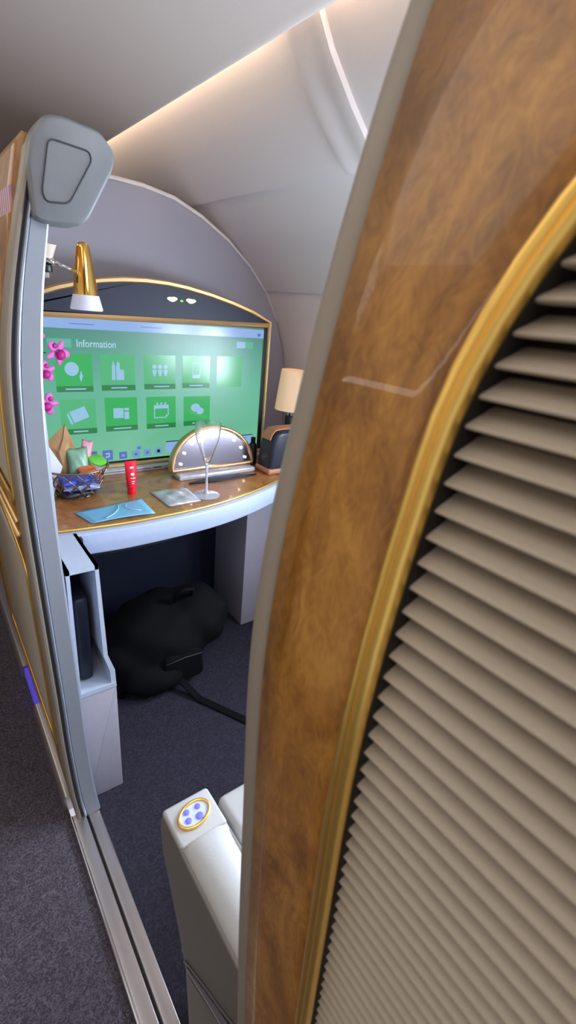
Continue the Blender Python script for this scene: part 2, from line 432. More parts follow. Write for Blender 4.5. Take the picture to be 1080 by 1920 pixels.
door = thing('sliding_door', 'burl wood sliding door with gold arched frame around beige louvre slats, filling the right side', 'door')
A1 = Arch(-.46, .119, .14, 1.195, 1.445)
panel_face(Fd, -.56, .199, .012, 1.47, A1, .012, parent=door)
louvre(Fd, A1, .0123, .0125, door, off=.0110)
bm = B()
A1b = Arch(-.465, .124, .135, 1.195, 1.45)
zs = [.14+i*.02 for i in range(66)]
R = [[bm.verts.new((Fd(z)+.0165, y, z)) for y in A1b(min(z, 1.4499))] for z in zs]
for a, b in zip(R, R[1:]): bm.faces.new((a[0], a[1], b[1], b[0]))
o = link('shade_backing', bm, M['dark'], door); s = o.modifiers.new('s', 'SOLIDIFY'); s.thickness = .003  # near-black sheet puts the shade of the slat gaps into colour
bm = B()
gsec = [(-.0065, -.001), (-.0062, .002), (-.005, .0042), (-.003, .005), (-.0012, .0045), (-.0002, .0036), (.0010, .0045), (.003, .0058), (.005, .0048), (.0064, .002), (.0060, -.0025), (-.006, -.0025)]
sweep(bm, A1.path(Fd, .006, .0005), gsec, Vector((-1, 0, 0)), closed=True)
link('gold_frame', bm, M['gold'], door, True, .9)
bm = B(); sweep(bm, A1.path(Fd, .0035, 0), [(.0020, 0), (.0066, 0), (.0066, -.018), (.0020, -.018)], Vector((-1, 0, 0)), closed=True); link('reveal_shade', bm, M['dark'], door)  # dark strip paints in the shade between slat ends and gold frame
bm = B()
rs = [(-.011, -.006), (-.0108, .001), (-.009, .004), (-.005, .0062), (0, .0068), (.005, .0062), (.009, .004), (.0112, 0), (.0115, -.010), (.010, -.026), (-.010, -.026)]
zs = [.012+(1.47-.012)*i/90 for i in range(91)]
sweep(bm, [(Fd(z)-.0, .2095, z) for z in zs], rs, Vector((-1, 0, 0)))
link('edge_rim', bm, M['rim'], door, True, .9)
# little gold arc and plate near the foot of the wood, beside the rim
bm = B(); tube(bm, [(Fd(z)-.006, y, z) for y, z in ((.1985, .512), (.1965, .497), (.193, .48), (.188, .462), (.181, .445), (.170, .428), (.155, .415), (.13, .405))], .0022, 8, up=Vector((-1, 0, 0)))
link('lower_gold_trim', bm, M['gold'], door, True)
bm = B(); pl = [(.1985, .508), (.1965, .493), (.193, .476), (.188, .458), (.181, .441), (.170, .424), (.155, .411), (.13, .40)]
va = [bm.verts.new((Fd(z)-.0068, y, z)) for y, z in pl]; vb = [bm.verts.new((Fd(.30)-.0068, y, .30)) for y, z in pl]
for i in range(len(pl)-1): bm.faces.new((va[i], va[i+1], vb[i+1], vb[i]))
o = link('gold_corner_plate', bm, M['gold'], door, True); s = o.modifiers.new('s', 'SOLIDIFY'); s.thickness = .001
setbase(door, (.05, -.17, .012))

# ------------------------------------------------------------ post at the far side of the doorway
PF = [(0, .012), (.10, .002), (.25, -.006), (.41, -.010), (.65, -.017), (.93, -.023), (1.115, -.018), (1.228, -.001), (1.337, .024), (1.415, .044), (1.47, .056)]
def Fp(z): return interp(z, PF)
post = thing('door_post', 'curved grey door post with a boxy head at the left of the doorway', 'post')
zs = [.012+(1.44-.012)*i/70 for i in range(71)]
def postpart(name, sec, m):
    bm = B(); rings = []
    for z in zs:
        w = 1 if z < 1.15 else 1-.22*min(1, (z-1.15)/.2)
        rings.append([bm.verts.new((Fp(z)+x*w, y, z)) for x, y in sec])
    K = len(sec)
    for a, b in zip(rings, rings[1:]):
        for j in range(K): bm.faces.new((a[j], a[(j+1) % K], b[(j+1) % K], b[j]))
    bm.faces.new(rings[0][::-1]); bm.faces.new(rings[-1])
    return link(name, bm, m, post, True, .5)
postpart('aisle_edge', [(0, .958), (-.001, .925), (.0, .919), (.003, .915), (.007, .914), (.010, .917), (.0105, .958)], M['rim'])
postpart('groove', [(.0105, .958), (.0105, .926), (.0165, .926), (.0165, .958)], M['postgroove'])
postpart('ridge', [(.0165, .958), (.0165, .916), (.0178, .9125), (.0205, .9115), (.0228, .914), (.0235, .918), (.0235, .958)], M['postridge'])
postpart('flat_face', [(.0235, .958), (.0235, .917), (.0245, .915), (.053, .914), (.0565, .916), (.0575, .920), (.0575, .958)], M['post'])
bm = B(); box(bm, .035, .060, .915, .955, 0, .03, bev=.003); link('foot_block', bm, M['post'], post, True, .5)
hp = [(.054, 1.452), (.070, 1.474), (.094, 1.480), (.150, 1.474), (.172, 1.450), (.168, 1.428), (.125, 1.352), (.110, 1.341), (.060, 1.338), (.045, 1.342), (.044, 1.414)]
bm = B(); prism(bm, rounded(hp, .010, 4), 'y', .897, .955, bev=.008, seg=3)
head = link('head_housing', bm, M['head'], post, True, .5)
ins = rounded([(.0745, 1.447), (.1310, 1.443), (.134, 1.432), (.0965, 1.369), (.064, 1.3665), (.0600, 1.379)], .010, 5)
bm = B(); tube(bm, [(x, .896, z) for x, z in ins], .0012, 8, closed=True, up=Vector((0, 1, 0))); link('inset_seam', bm, M['seam'], head, True)
bm = B(); prism(bm, ins, 'y', .8965, .898); link('inset_cover', bm, M['head'], head, False)
setbase(post, (.03, .94, 0))

# ------------------------------------------------------------ aisle wall of the suite, beyond the post
def Ff(z): return Fp(z)+.006 if z < 1.2 else Fp(1.2)+.006+(z-1.2)*.22
wl = thing('suite_wall', 'burl wood suite wall along the aisle behind the grey post', 'wall panel')
class Two(Arch):
    pass
A2 = Arch(.985, 1.62, .86, 1.14, 1.36)
A3 = Arch(.985, 1.62, .20, .70, .76)
panel_face(Ff, .958, 1.76, .80, 1.46, A2, .010, parent=wl, name='upper_wood_panel')
panel_face(Ff, .958, 1.76, .04, .80, A3, .010, parent=wl, name='lower_wood_panel')
for A, nm in ((A2, 'upper'), (A3, 'lower')):
    bm = B(); n = 30; zs = [A.z0+(A.top-A.z0-.001)*i/n for i in range(n+1)]
    R = [[bm.verts.new((Ff(z)+.001, A(z)[k], z)) for k in (0, 1)] for z in zs]
    for a, b in zip(R, R[1:]): bm.faces.new((a[0], a[1], b[1], b[0]))
    o = link(nm+'_cream_insert', bm, M['cream'], wl, True); s = o.modifiers.new('s', 'SOLIDIFY'); s.thickness = .003
    bm = B(); sweep(bm, A.path(Ff, .005, 0), [(-.004, -.002), (-.003, .002), (0, .003), (.003, .002), (.004, -.002), (0, -.006)], Vector((-1, 0, 0)), closed=True)
    link(nm+'_gold_frame', bm, M['gold'], wl, True)
for z, r in ((.80, .006), (.83, .004)):
    bm = B(); tube(bm, [(Ff(z)-.008, .965, z), (Ff(z)-.008, 1.76, z)], r, 8); link('wall_rail', bm, M['goldsoft'], wl, True)
bm = B(); box(bm, .018, .045, .96, 1.74, .02, 1.25, bev=.004); link('inner_face', bm, M['part'], wl, True, .5)
bm = B(); prism(bm, rounded([(-.012, 0), (.03, 0), (.03, .05), (-.004, .05), (-.012, .04)], .004, 3), 'y', .962, 1.33); link('kick_rail', bm, M['steel'], wl, True, .6)
bm = B(); prism(bm, rounded([(-.012, 0), (.03, 0), (.03, .05), (-.004, .05), (-.012, .04)], .004, 3), 'y', 1.53, 2.6); link('kick_rail', bm, M['steel'], wl, True, .6)
bm = B(); box(bm, -.002, .02, 1.335, 1.525, .005, .045, bev=.003); link('path_light', bm, M['purple'], wl)
setbase(wl, (.0, 1.36, 0))
# pink stripes and green spot painted in as reflections on the glossy wood, left edge
st = thing('striped_reflection', 'pale pink and mauve striped reflection painted on the wood at the left edge', 'shade')
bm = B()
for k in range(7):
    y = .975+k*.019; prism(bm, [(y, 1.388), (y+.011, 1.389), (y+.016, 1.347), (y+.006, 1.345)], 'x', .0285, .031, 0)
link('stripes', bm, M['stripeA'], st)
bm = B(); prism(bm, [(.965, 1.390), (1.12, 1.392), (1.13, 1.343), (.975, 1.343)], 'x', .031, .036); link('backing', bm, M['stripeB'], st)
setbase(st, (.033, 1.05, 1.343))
bm = B(); box(bm, .026, .034, 1.028, 1.045, 1.329, 1.340, bev=.002); tag(link('green_reflection', bm, M['green_glow']), 'tiny bright green painted reflection on the wood at the left edge', 'light')  # small glowing block in place of a green reflection

# ------------------------------------------------------------ television
tv = thing('television', 'wide television showing a green Information menu, under a gold arched frame', 'television')
TX0, TX1, YT = .075, .935, 1.56
arc = [(.075, 1.180), (.12, 1.212), (.166, 1.232), (.22, 1.252), (.278, 1.268), (.34, 1.281), (.40, 1.289), (.47, 1.2935), (.54, 1.293), (.61, 1.2865), (.698, 1.272), (.78, 1.254), (.86, 1.232), (.935, 1.203)]
bm = B(); prism(bm, [(TX0, .715)]+arc+[(TX1, .715)], 'y', YT+.004, YT+.05); link('back_casing', bm, M['part'], tv)
bm = B(); prism(bm, [(TX0, 1.186)]+arc+[(TX1, 1.194)], 'y', YT-.002, YT+.006); link('navy_arch_panel', bm, M['navy'], tv)
fp = [(TX0, YT-.003, .722)]+[(x, YT-.003, z) for x, z in arc]+[(TX1, YT-.003, .722)]
bm = B(); sweep(bm, fp, [(-.008, -.006), (-.008, .003), (-.004, .008), (.004, .008), (.008, .003), (.008, -.006)], Vector((0, -1, 0)), closed=True)
link('gold_frame', bm, M['goldsoft'], tv, True, .7)
bm = B(); sweep(bm, [(TX0, YT-.003, 1.178), (TX1, YT-.003, 1.192)], [(-.007, -.005), (-.007, .003), (0, .007), (.007, .003), (.007, -.005)], Vector((0, -1, 0)))
link('gold_crossbar', bm, M['goldsoft'], tv, True, .7)
bm = B(); box(bm, TX0+.004, TX1-.004, YT-.002, YT+.006, .727, 1.190); link('bezel', bm, M['blk'], tv)
bm = B(); prism(bm, [(.092, .737), (.912, .737), (.912, 1.181), (.092, 1.172)], 'y', YT-.0035, YT)
scr = link('screen', bm, M['screen'], tv)
# emblem: small pale winged mark with a green middle
bm = B()
for s, cx in ((-1, .562), (1, .615)):
    for k in range(3): blob(bm, (cx+s*.006*k, YT-.004, 1.249-.0010*(cx-.56)*100*.1+[.002, -.002, .001][k]), (.012, .002, .0055))
blob(bm, (.588, YT-.004, 1.2465), (.006, .002, .004), 1)
link('emblem', bm, [M['emblem'], M['green_glow']], tv, True)
YS = YT-.0037
def flat(bm, x0, x1, z0, z1, d=.0, mi=0): box(bm, x0, x1, YS-.0006-d, YS-d, z0, z1, mi)
def ui(name, m, rects, d=0., parent=scr):
    bm = B()
    for r in rects: flat(bm, *r, d=d)
    return link(name, bm, m, parent)
ui('status_bar', M['e_bar'], [(.092, .912, 1.146, 1.175)])
ui('back_chip', M['e_chip'], [(.178, .243, 1.094, 1.117)])
ui('corner_toggle', M['e_icon'], [(.800, .835, 1.109, 1.131)])
ui('corner_toggle_off', M['e_chip'], [(.8355, .868, 1.109, 1.131)])
T = []
for (x0, x1, z0, z1, pale) in [(.192, .297, .966, 1.076, 0), (.322, .428, .968, 1.077, 1), (.458, .566, .970, 1.078, 1), (.592, .695, .972, 1.079, 0), (.722, .826, .974, 1.080, 1),
                         (.196, .300, .836, .945, 1), (.328, .432, .838, .946, 0), (.463, .567, .838, .945, 0), (.597, .699, .840, .943, 0)]:
    t = ui('menu_tile', M['e_tile2' if pale else 'e_tile'], [(x0, x1, z0, z1)]); T.append((t, x0, x1, z0, z1))
for i, (t, x0, x1, z0, z1) in enumerate(T):
    if i == 4: continue
    ui('tile_caption', M['e_cap'], [(x0, x1, z0, z0+.017)], .0008, t)
    ui('caption_writing', M['e_icon'], [(x0+.025+.004*(i % 3), x1-.022-.005*(i % 2), z0+.0065, z0+.0105)], .0014, t)
def icon(i, fn):
    t, x0, x1, z0, z1 = T[i]; bm = B(); fn(bm, (x0+x1)/2, (z0+z1)/2+.006); link('tile_icon', bm, M['e_icon'], t)
def disc(bm, cx, cz, r, n=20, rz=None, ang=0):
    prism(bm, [(cx+r*math.cos(2*PI*k/n), cz+(rz or r)*math.sin(2*PI*k/n)) for k in range(n)], 'y', YS-.0014, YS-.0008)
def poly(bm, pts): prism(bm, pts, 'y', YS-.0014, YS-.0008)
def rect(bm, x0, x1, z0, z1): poly(bm, [(x0, z0), (x1, z0), (x1, z1), (x0, z1)])
def globe(bm, x, z): disc(bm, x-.006, z+.006, .020); poly(bm, [(x+.014, z-.018), (x+.02, z+.002), (x+.024, z-.016), (x+.018, z-.032)])
def towers(bm, x, z):
    poly(bm, [(x-.020, z-.028), (x-.010, z-.028), (x-.009, z+.012), (x-.014, z+.030), (x-.019, z+.012)])
    poly(bm, [(x-.006, z-.028), (x+.018, z-.028), (x+.018, z+.003), (x+.006, z+.003), (x+.005, z+.024), (x-.002, z+.028), (x-.006, z+.01)])
def people(bm, x, z):
    for k in (-1, 0, 1): disc(bm, x+k*.019, z+.012, .007); poly(bm, [(x+k*.019-.008, z+.002), (x+k*.019+.008, z+.002), (x+k*.019+.003, z-.018), (x+k*.019-.003, z-.018)])
def phone(bm, x, z):
    a, b = .015, .027
    rect(bm, x-a, x-a+.003, z-b, z+b); rect(bm, x+a-.003, x+a, z-b, z+b); rect(bm, x-a+.003, x+a-.003, z+b-.005, z+b); rect(bm, x-a+.003, x+a-.003, z-b, z-b+.012)
def passport(bm, x, z):
    c, s = math.cos(.35), math.sin(.35); q = lambda u, v: (x+u*c-v*s, z+u*s+v*c)
    poly(bm, [q(-.022, -.018), q(.026, -.018), q(.026, .018), q(-.022, .018)]); poly(bm, [q(-.032, -.018), q(-.026, -.022), q(-.026, .018), q(-.032, .012)])
def cards(bm, x, z): rect(bm, x-.026, x+.006, z-.018, z+.014); rect(bm, x+.009, x+.024, z-.022, z+.002); rect(bm, x+.009, x+.024, z+.006, z+.014)
def calendar(bm, x, z):
    a, b = .026, .024
    rect(bm, x-a, x+a, z+.008, z+b-.004); rect(bm, x-a, x-a+.003, z-b, z+.008); rect(bm, x+a-.003, x+a, z-b+.01, z+.008)
    rect(bm, x-a+.003, x+a-.01, z-b, z-b+.003); poly(bm, [(x+a-.01, z-b), (x+a, z-b+.01), (x+a-.01, z-b+.01)])
    for k in (-1, 0, 1): rect(bm, x+k*.014-.003, x+k*.014+.003, z+b-.003, z+b+.004)
def bubbles(bm, x, z): disc(bm, x-.006, z+.006, .018, rz=.014); disc(bm, x+.012, z-.006, .014, rz=.012)
for i, f in ((0, globe), (1, towers), (2, people), (3, phone), (5, passport), (6, cards), (7, calendar), (8, bubbles)): icon(i, f)
# dock
dk = [(.262, .295, .742, .776, 'e_dockp'), (.312, .345, .742, .776, 'e_dock'), (.366, .392, .742, .766, 'e_dock'), (.409, .436, .742, .766, 'e_pale'), (.449, .476, .744, .768, 'e_pale'), (.489, .516, .746, .770, 'e_pale'), (.425, .442, .768, .782, 'e_pale')]
for k, r in enumerate(dk):
    d = ui('dock_button', M[r[4]], [r[:4]], .0003*(k % 2))
    cx, cz = (r[0]+r[1])/2, (r[2]+r[3])/2
    if k == 0: ui('dock_mark', M['pink'], [(cx-.008, cx+.006, cz-.006, cz+.008)], .0012, d)
    elif k == 1: ui('dock_mark', M['e_icon'], [(cx-.007, cx+.007, cz+.003, cz+.008), (cx+.003, cx+.007, cz-.006, cz+.003), (cx-.007, cx+.003, cz-.008, cz-.003)], .0012, d)
    elif k == 5: ui('dock_mark', M['navy'], [(cx-.005, cx+.005, cz-.005, cz+.005)], .0012, d)
    else: ui('dock_mark', M['e_dock' if k > 2 else 'e_pale'], [(cx-.005, cx+.005, cz-.004, cz+.004)], .0012, d)
ui('notice_bar', M['e_bar'], [(.530, .890, .750, .788)])
ui('notice_bar_top', M['navy'], [(.530, .890, .787, .790)], .0010)
ui('notice_writing', M['e_dock'], [(.80, .86, .776, .779), (.80, .85, .768, .771), (.81, .87, .760, .763)], .0012)
# the word on the screen
tc_ = bpy.data.curves.new('word', 'FONT'); tc_.body = 'Information'; tc_.size = .0285; tc_.extrude = .0003; tc_.offset = .0004
tob = bpy.data.objects.new('tmp', tc_); col.objects.link(tob); bpy.context.view_layer.update()
me = bpy.data.meshes.new_from_object(tob.evaluated_get(bpy.context.evaluated_depsgraph_get())); bpy.data.objects.remove(tob)
w = bpy.data.objects.new('menu_title', me); me.materials.clear(); me.materials.append(M['e_txt']); col.objects.link(w); w.parent = scr
w.matrix_local = Matrix.Translation((.256, YS-.0008, 1.0965))@Matrix.Rotation(PI/2, 4, 'X')@Matrix.Diagonal((.86, 1, 1, 1))
# dimmed writing on the status bar
for q in [(.24, .31, 1.1585, 1.1605), (.45, .52, 1.160, 1.162), (.885, .898, 1.152, 1.162)]: ui('status_writing', M['e_dock'], [q], .0010)
bm = B(); box(bm, .08, .93, YT-.035, YT+.01, .700, .7165, bev=.003); sb = link('console_bar', bm, M['sachet'], tv, True, .5)
bm = B(); box(bm, .30, .46, YT-.0362, YT-.034, .709, .7105); box(bm, .47, .50, YT-.0362, YT-.034, .7085, .7115); link('bar_slot', bm, M['seam'], sb)
setbase(tv, (.5, 1.58, .70))

# ------------------------------------------------------------ desk
desk = thing('desk', 'curved wood-topped desk with gold edge and pale blue apron below the television', 'desk')
front = [(.05, 1.175), (.159, 1.160), (.25, 1.153), (.34, 1.155), (.43, 1.161), (.513, 1.172), (.60, 1.192), (.672, 1.215), (.76, 1.250), (.856, 1.293), (.95, 1.345), (1.05, 1.41), (1.13, 1.48)]
fr = []
for i in range(61):
    x = .05+(1.13-.05)*i/60; fr.append((x, interp(x, front)))
bm = B(); prism(bm, fr+[(1.13, 1.718), (.05, 1.718)], 'z', .672, .700); link('desktop', bm, M['deskwood'], desk)
bm = B(); sweep(bm, [(x, y-.001, .6985) for x, y in fr], [(-.003, -.003), (-.004, 0), (-.002, .003), (.002, .003), (.004, 0), (.003, -.003)], Vector((0, 0, 1)))
link('gold_edge', bm, M['gold'], desk, True)
bm = B(); sweep(bm, [(x, y-.008, .665) for x, y in fr if x > .05], rounded([(-.012, -.033), (.012, -.033), (.016, 0), (.013, .028), (-.010, .030), (-.016, 0)], .006, 3), Vector((0, 0, 1)))
link('apron', bm, M['apron'], desk, True, .8)
bm = B(); box(bm, .413, .419, 1.142, 1.152, .634, .690); link('drawer_gap', bm, M['seam'], desk)
bm = B(); prism(bm, [(x, y+.03) for x, y in fr if .06 < x < .40]+[(.39, 1.45), (.07, 1.45)], 'z', .60, .672); link('drawer_box', bm, M['dark'], desk)
bm = B(); box(bm, .80, 1.10, 1.42, 1.715, 0, .672, bev=.004); link('pedestal', bm, M['bin'], desk, True, .5)
bm = B(); box(bm, .06, .80, 1.66, 1.715, 0, .672); link('back_panel', bm, M['navylea'], desk)
setbase(desk, (.5, 1.5, 0))

# ------------------------------------------------------------ things on the desk
# basket
bx, by, bz = .188, 1.405, .702
def brad(h): return .050+.042*(h/.085)**.8
bk = thing('wire_basket', 'round bronze wire basket of snacks at the left end of the desk', 'basket')
bm = B(); n = 48
for h, r in ((0, .0018), (.085, .003)):
    tube(bm, [(bx+brad(h)*math.cos(2*PI*i/n), by+brad(h)*math.sin(2*PI*i/n), bz+.002+h) for i in range(n)], r, 8, closed=True)
link('rim_rings', bm, M['wire'], bk, True)
bm = B()
for k in range(14):
    for s in (-1, 1):
        tube(bm, [(bx+brad(h*.085)*math.cos(2*PI*k/14+s*h*.9), by+brad(h*.085)*math.sin(2*PI*k/14+s*h*.9), bz+.002+h*.085) for h in [j/10 for j in range(11)]], .0024, 6)
link('lattice', bm, M['wire'], bk, True)
bm = B(); lathe(bm, [(0, 0), (.048, 0), (.050, .003), (0, .003)], (bx, by, .7), 32); link('base_plate', bm, M['wire'], bk, True, .6)
setbase(bk, (bx, by, .70))
def pillow(name, c, sx, sy, sz, m, label, cat, rot=(0, 0, 0), group='packed snacks in the wire basket', crimp=True):
    bm = B(); N = 14
    R = Matrix.Rotation(rot[2], 3, 'Z')@Matrix.Rotation(rot[1], 3, 'Y')@Matrix.Rotation(rot[0], 3, 'X')
    G = {}
    for s in (1, -1):
        for i in range(N+1):
            for j in range(N+1):
                u, v = i/N*2-1, j/N*2-1
                e = (1-abs(u)**3)*(1-abs(v)**3)
                z = s*sz*e**.6+.06*sz*math.sin(9*u+5*v*s)*e
                if s == -1 and (abs(u) == 1 or abs(v) == 1): G[s, i, j] = G[1, i, j]; continue
                G[s, i, j] = bm.verts.new(Vector(c)+R@Vector((u*sx*(1-.06*(1-abs(v))), v*sy*(1-.06*(1-abs(u))), z)))
    for s in (1, -1):
        for i in range(N):
            for j in range(N): bm.faces.new((G[s, i, j], G[s, i+1, j], G[s, i+1, j+1], G[s, i, j+1]))
    return tag(link(name, bm, m, None, True), label, cat, group)
# kraft paper bag with pointed top
kb = thing('paper_snack_bag', 'brown kraft paper snack bag with a pointed top, standing in the basket', 'snack bag')
bm = B()
tip = bm.verts.new((.174, 1.412, .905))
ring = [bm.verts.new(p) for p in ((.115, 1.405, .855), (.15, 1.39, .835), (.190, 1.395, .842), (.198, 1.43, .85), (.155, 1.45, .858))]
ring2 = [bm.verts.new(p) for p in ((.140, 1.400, .722), (.16, 1.385, .72), (.195, 1.390, .722), (.205, 1.43, .722), (.16, 1.45, .722))]
for i in range(5):
    j = (i+1) % 5; bm.faces.new((ring[i], ring[j], tip)); bm.faces.new((ring2[i], ring2[j], ring[j], ring[i]))
bm.faces.new(ring2[::-1]); bmesh.ops.subdivide_edges(bm, edges=bm.edges[:], cuts=2, use_grid_fill=True)
for v in bm.verts:
    v.co += Vector((random.uniform(-1, 1), random.uniform(-1, 1), random.uniform(-1, 1)))*.0018
link('bag_body', bm, M['kraft'], kb); bm = B()
tube(bm, [(.150, 1.3905, .838), (.163, 1.397, .865), (.174, 1.411, .906)], .0015, 6); link('fold_seam', bm, M['kraft'], kb, True)
setbase(kb, (.165, 1.42, .722))
pillow('snack_pack', (.196, 1.388, .800), .030, .042, .012, M['greenpack'], 'green and white printed snack pack standing in front of the kraft bag', 'snack pack', (1.35, 0, .1))
pillow('snack_pack', (.222, 1.408, .812), .016, .045, .009, M['pinkpack'], 'pink snack pack standing behind the green one', 'snack pack', (1.4, .25, 0))
pillow('snack_pack', (.214, 1.372, .780), .028, .018, .008, M['orange'], 'small orange snack pack lying above the blue wrappers', 'snack pack', (.5, 0, .3))
pillow('wrapped_bar', (.185, 1.352, .764), .052, .022, .010, M['bluewrap'], 'blue foil wrapped snack lying on top at the front of the basket', 'wrapped snack', (.35, 0, .15))
pillow('wrapped_bar', (.192, 1.362, .742), .050, .026, .012, M['silverblue'], 'silvery blue wrapped snack under the blue foil one', 'wrapped snack', (.3, 0, -.1))
pillow('wrapped_bar', (.180, 1.37, .720), .044, .030, .010, M['navylea'], 'dark navy wrapped snack at the bottom of the basket', 'wrapped snack', (.1, 0, .2))
pillow('wrapped_bar', (.243, 1.40, .752), .016, .026, .010, M['orange'], 'orange wrapped snack at the right side of the basket', 'wrapped snack', (.6, 0, .8))
gt = thing('lidded_tub', 'small round tub with a bright green lid on the right of the basket', 'tub')
ax = (.18, -.35, .92)
bm = B(); lathe(bm, [(0, 0), (.019, 0), (.024, .022), (.025, .024), (0, .024)], (.245, 1.402, .775), 28, axis=ax); link('cup', bm, M['lampglass'], gt, True, .6)
bm = B(); lathe(bm, [(.0, .0245), (.0262, .0235), (.0262, .028), (.022, .0305), (0, .031)], (.245, 1.402, .775), 28, axis=ax); link('lid', bm, M['greenlid'], gt, True, .6)
setbase(gt, (.245, 1.402, .775))
# white folded card
cd = B(); prism(cd, [(.055, .80), (.098, .712), (.118, .712), (.150, .797), (.104, .890), (.085, .905), (.055, .90)], 'y', 1.372, 1.3735); tag(link('white_card', cd, M['paper']), 'white folded paper card leaning in the wire basket beside the post', 'card')
# tube of cream
tu = thing('cream_tube', 'red squeeze tube with white print standing upright on the desk', 'tube')
cx, cy = .331, 1.347
bm = B(); n = 28; rings = []
for h, a, b in ((.018, .0118, .0118), (.020, .0135, .0135), (.04, .0148, .012), (.07, .0165, .007), (.092, .0182, .0025), (.101, .0186, .0010)):
    rings.append([bm.verts.new((cx+a*math.cos(2*PI*i/n), cy+b*math.sin(2*PI*i/n), .7+h)) for i in range(n)])
for a, b in zip(rings, rings[1:]):
    for i in range(n): bm.faces.new((a[i], a[(i+1) % n], b[(i+1) % n], b[i]))
bm.faces.new(rings[0][::-1]); bm.faces.new(rings[-1]); link('tube_body', bm, M['red'], tu, True, .7)
bm = B(); lathe(bm, [(0, 0), (.0122, 0), (.0128, .002), (.0122, .018), (0, .018)], (cx, cy, .700), 28); link('cap', bm, M['red'], tu, True, .6)
bm = B(); yy = lambda h: cy-({.082: .0055, .062: .0095, .05: .0115, .04: .0125, .034: .013}[h])
blob(bm, (cx, yy(.082), .7+.082), (.0065, .0012, .0035)); blob(bm, (cx-.002, yy(.062), .763), (.0035, .001, .0035)); blob(bm, (cx+.003, yy(.062), .762), (.0035, .001, .0045))
for h, wd in ((.05, .009), (.04, .006), (.034, .004)): box(bm, cx-wd*.9, cx+wd*.9, yy(h)-.0012, yy(h), .7+h, .7+h+.0022)
link('white_print', bm, M['white'], tu, True)
setbase(tu, (cx, cy, .7))
# pale blue card
bm = B(); q = [(.146, 1.262), (.166, 1.176), (.334, 1.172), (.338, 1.292)]
N = 10; V = {}
for i in range(N+1):
    for j in range(N+1):
        u, v = i/N, j/N
        a = Vector(q[0]).lerp(Vector(q[3]), u); b = Vector(q[1]).lerp(Vector(q[2]), u); p = a.lerp(b, v)
        V[i, j] = bm.verts.new((p.x, p.y, .7015+.0035*math.sin(u*PI)*v))
for i in range(N):
    for j in range(N): bm.faces.new((V[i, j], V[i+1, j], V[i+1, j+1], V[i, j+1]))
bc = thing('blue_leaflet', 'pale blue folded leaflet lying at the front left of the desk', 'leaflet')
o = link('sheet', bm, M['bluecard'], bc, True); s = o.modifiers.new('s', 'SOLIDIFY'); s.thickness = .0008; s.offset = 1
bm = B(); tube(bm, [(.205, 1.185, .7065), (.232, 1.205, .7062), (.252, 1.232, .7055), (.262, 1.262, .7040)], .0012, 6)
tube(bm, [(.285, 1.262, .7045), (.275, 1.24, .7052), (.283, 1.215, .706), (.305, 1.20, .706)], .0010, 6); link('pale_swoosh', bm, M['blueline'], bc, True)
setbase(bc, (.24, 1.22, .7))
# silver sachet
bm = B(); q = [(.378, 1.332), (.385, 1.200), (.492, 1.206), (.500, 1.330)]; N = 16; V = {}
for s in (1, 0):
    for i in range(N+1):
        for j in range(N+1):
            u, v = i/N, j/N
            p = Vector(q[0]).lerp(Vector(q[3]), u).lerp(Vector(q[1]).lerp(Vector(q[2]), u), v)
            e = (math.sin(u*PI)*math.sin(v*PI))**.5 if 0 < u < 1 and 0 < v < 1 else 0
            V[s, i, j] = bm.verts.new((p.x, p.y, .7012+s*(.0006+.008*e+.0035*e*math.sin(11*u+5*v)*math.sin(9*v-4*u)+random.uniform(-.0009, .0009)*e)))
for s in (1, 0):
    for i in range(N):
        for j in range(N): bm.faces.new((V[s, i, j], V[s, i+1, j], V[s, i+1, j+1], V[s, i, j+1]))
bmesh.ops.remove_doubles(bm, verts=bm.verts[:], dist=.0007)
tag(link('silver_sachet', bm, M['sachet'], None, True), 'crinkled silver grey plastic packet lying beside the glass foot', 'packet')
# vanity mirror
vm = thing('vanity_mirror', 'half-round vanity mirror with rose gold rim and small bulbs, on the desk', 'mirror')
mx_, my, mz, rx, rz = .652, 1.425, .7165, .163, .142
def halfpath(s, y, n=36, e=0): return [(mx_+rx*s*math.cos(PI*i/n), y, mz+.006+rz*s*math.sin(PI*i/n)) for i in range(n+1)]
bm = B(); prism(bm, [(p[0], p[2]) for p in halfpath(1., 0)], 'y', my, my+.022, bev=.003); link('body', bm, M['rose'], vm, True, .6)
bm = B(); prism(bm, [(p[0], p[2]+.004) for p in halfpath(.90, 0)], 'y', my-.0012, my+.004); link('mirror_glass', bm, M['mirror'], vm)
bm = B(); tube(bm, halfpath(.955, my-.001), .0075, 10, closed=True, up=Vector((0, 1, 0))); link('rim', bm, M['rose'], vm, True)
for k in range(9):
    a = PI*(.055+.89*k/8); bm = B(); blob(bm, (mx_+rx*.78*math.cos(a), my-.0055, mz+.010+rz*.76*math.sin(a)), (.0045, .003, .0045)); link('bulb', bm, M['bulb'], vm, True)
bm = B(); box(bm, mx_-.148, mx_+.148, 1.385, 1.455, .700, .7175, bev=.006); link('base_tray', bm, M['sachet'], vm, True, .6)
setbase(vm, (mx_, 1.42, .7))
for c in vm.children:
    if c.name.split('.')[0] != 'base_tray':
        c.matrix_basis = Matrix.Translation((0, 1.43, .7165))@Matrix.Rotation(-.14, 4, 'X')@Matrix.Translation((0, -1.43, -.7165))
bm = B(); prism(bm, [(mx_-.13+.26*i/20, 1.355+.026*math.cos(PI*(i/20-.5))) for i in range(21)][::-1]+[(mx_-.13+.26*i/20, 1.350-.016*math.cos(PI*(i/20-.5))) for i in range(21)], 'z', .7005, .704)
tag(link('black_tray', bm, M['blk']), 'thin black tray lying on the desk in front of the mirror', 'tray')
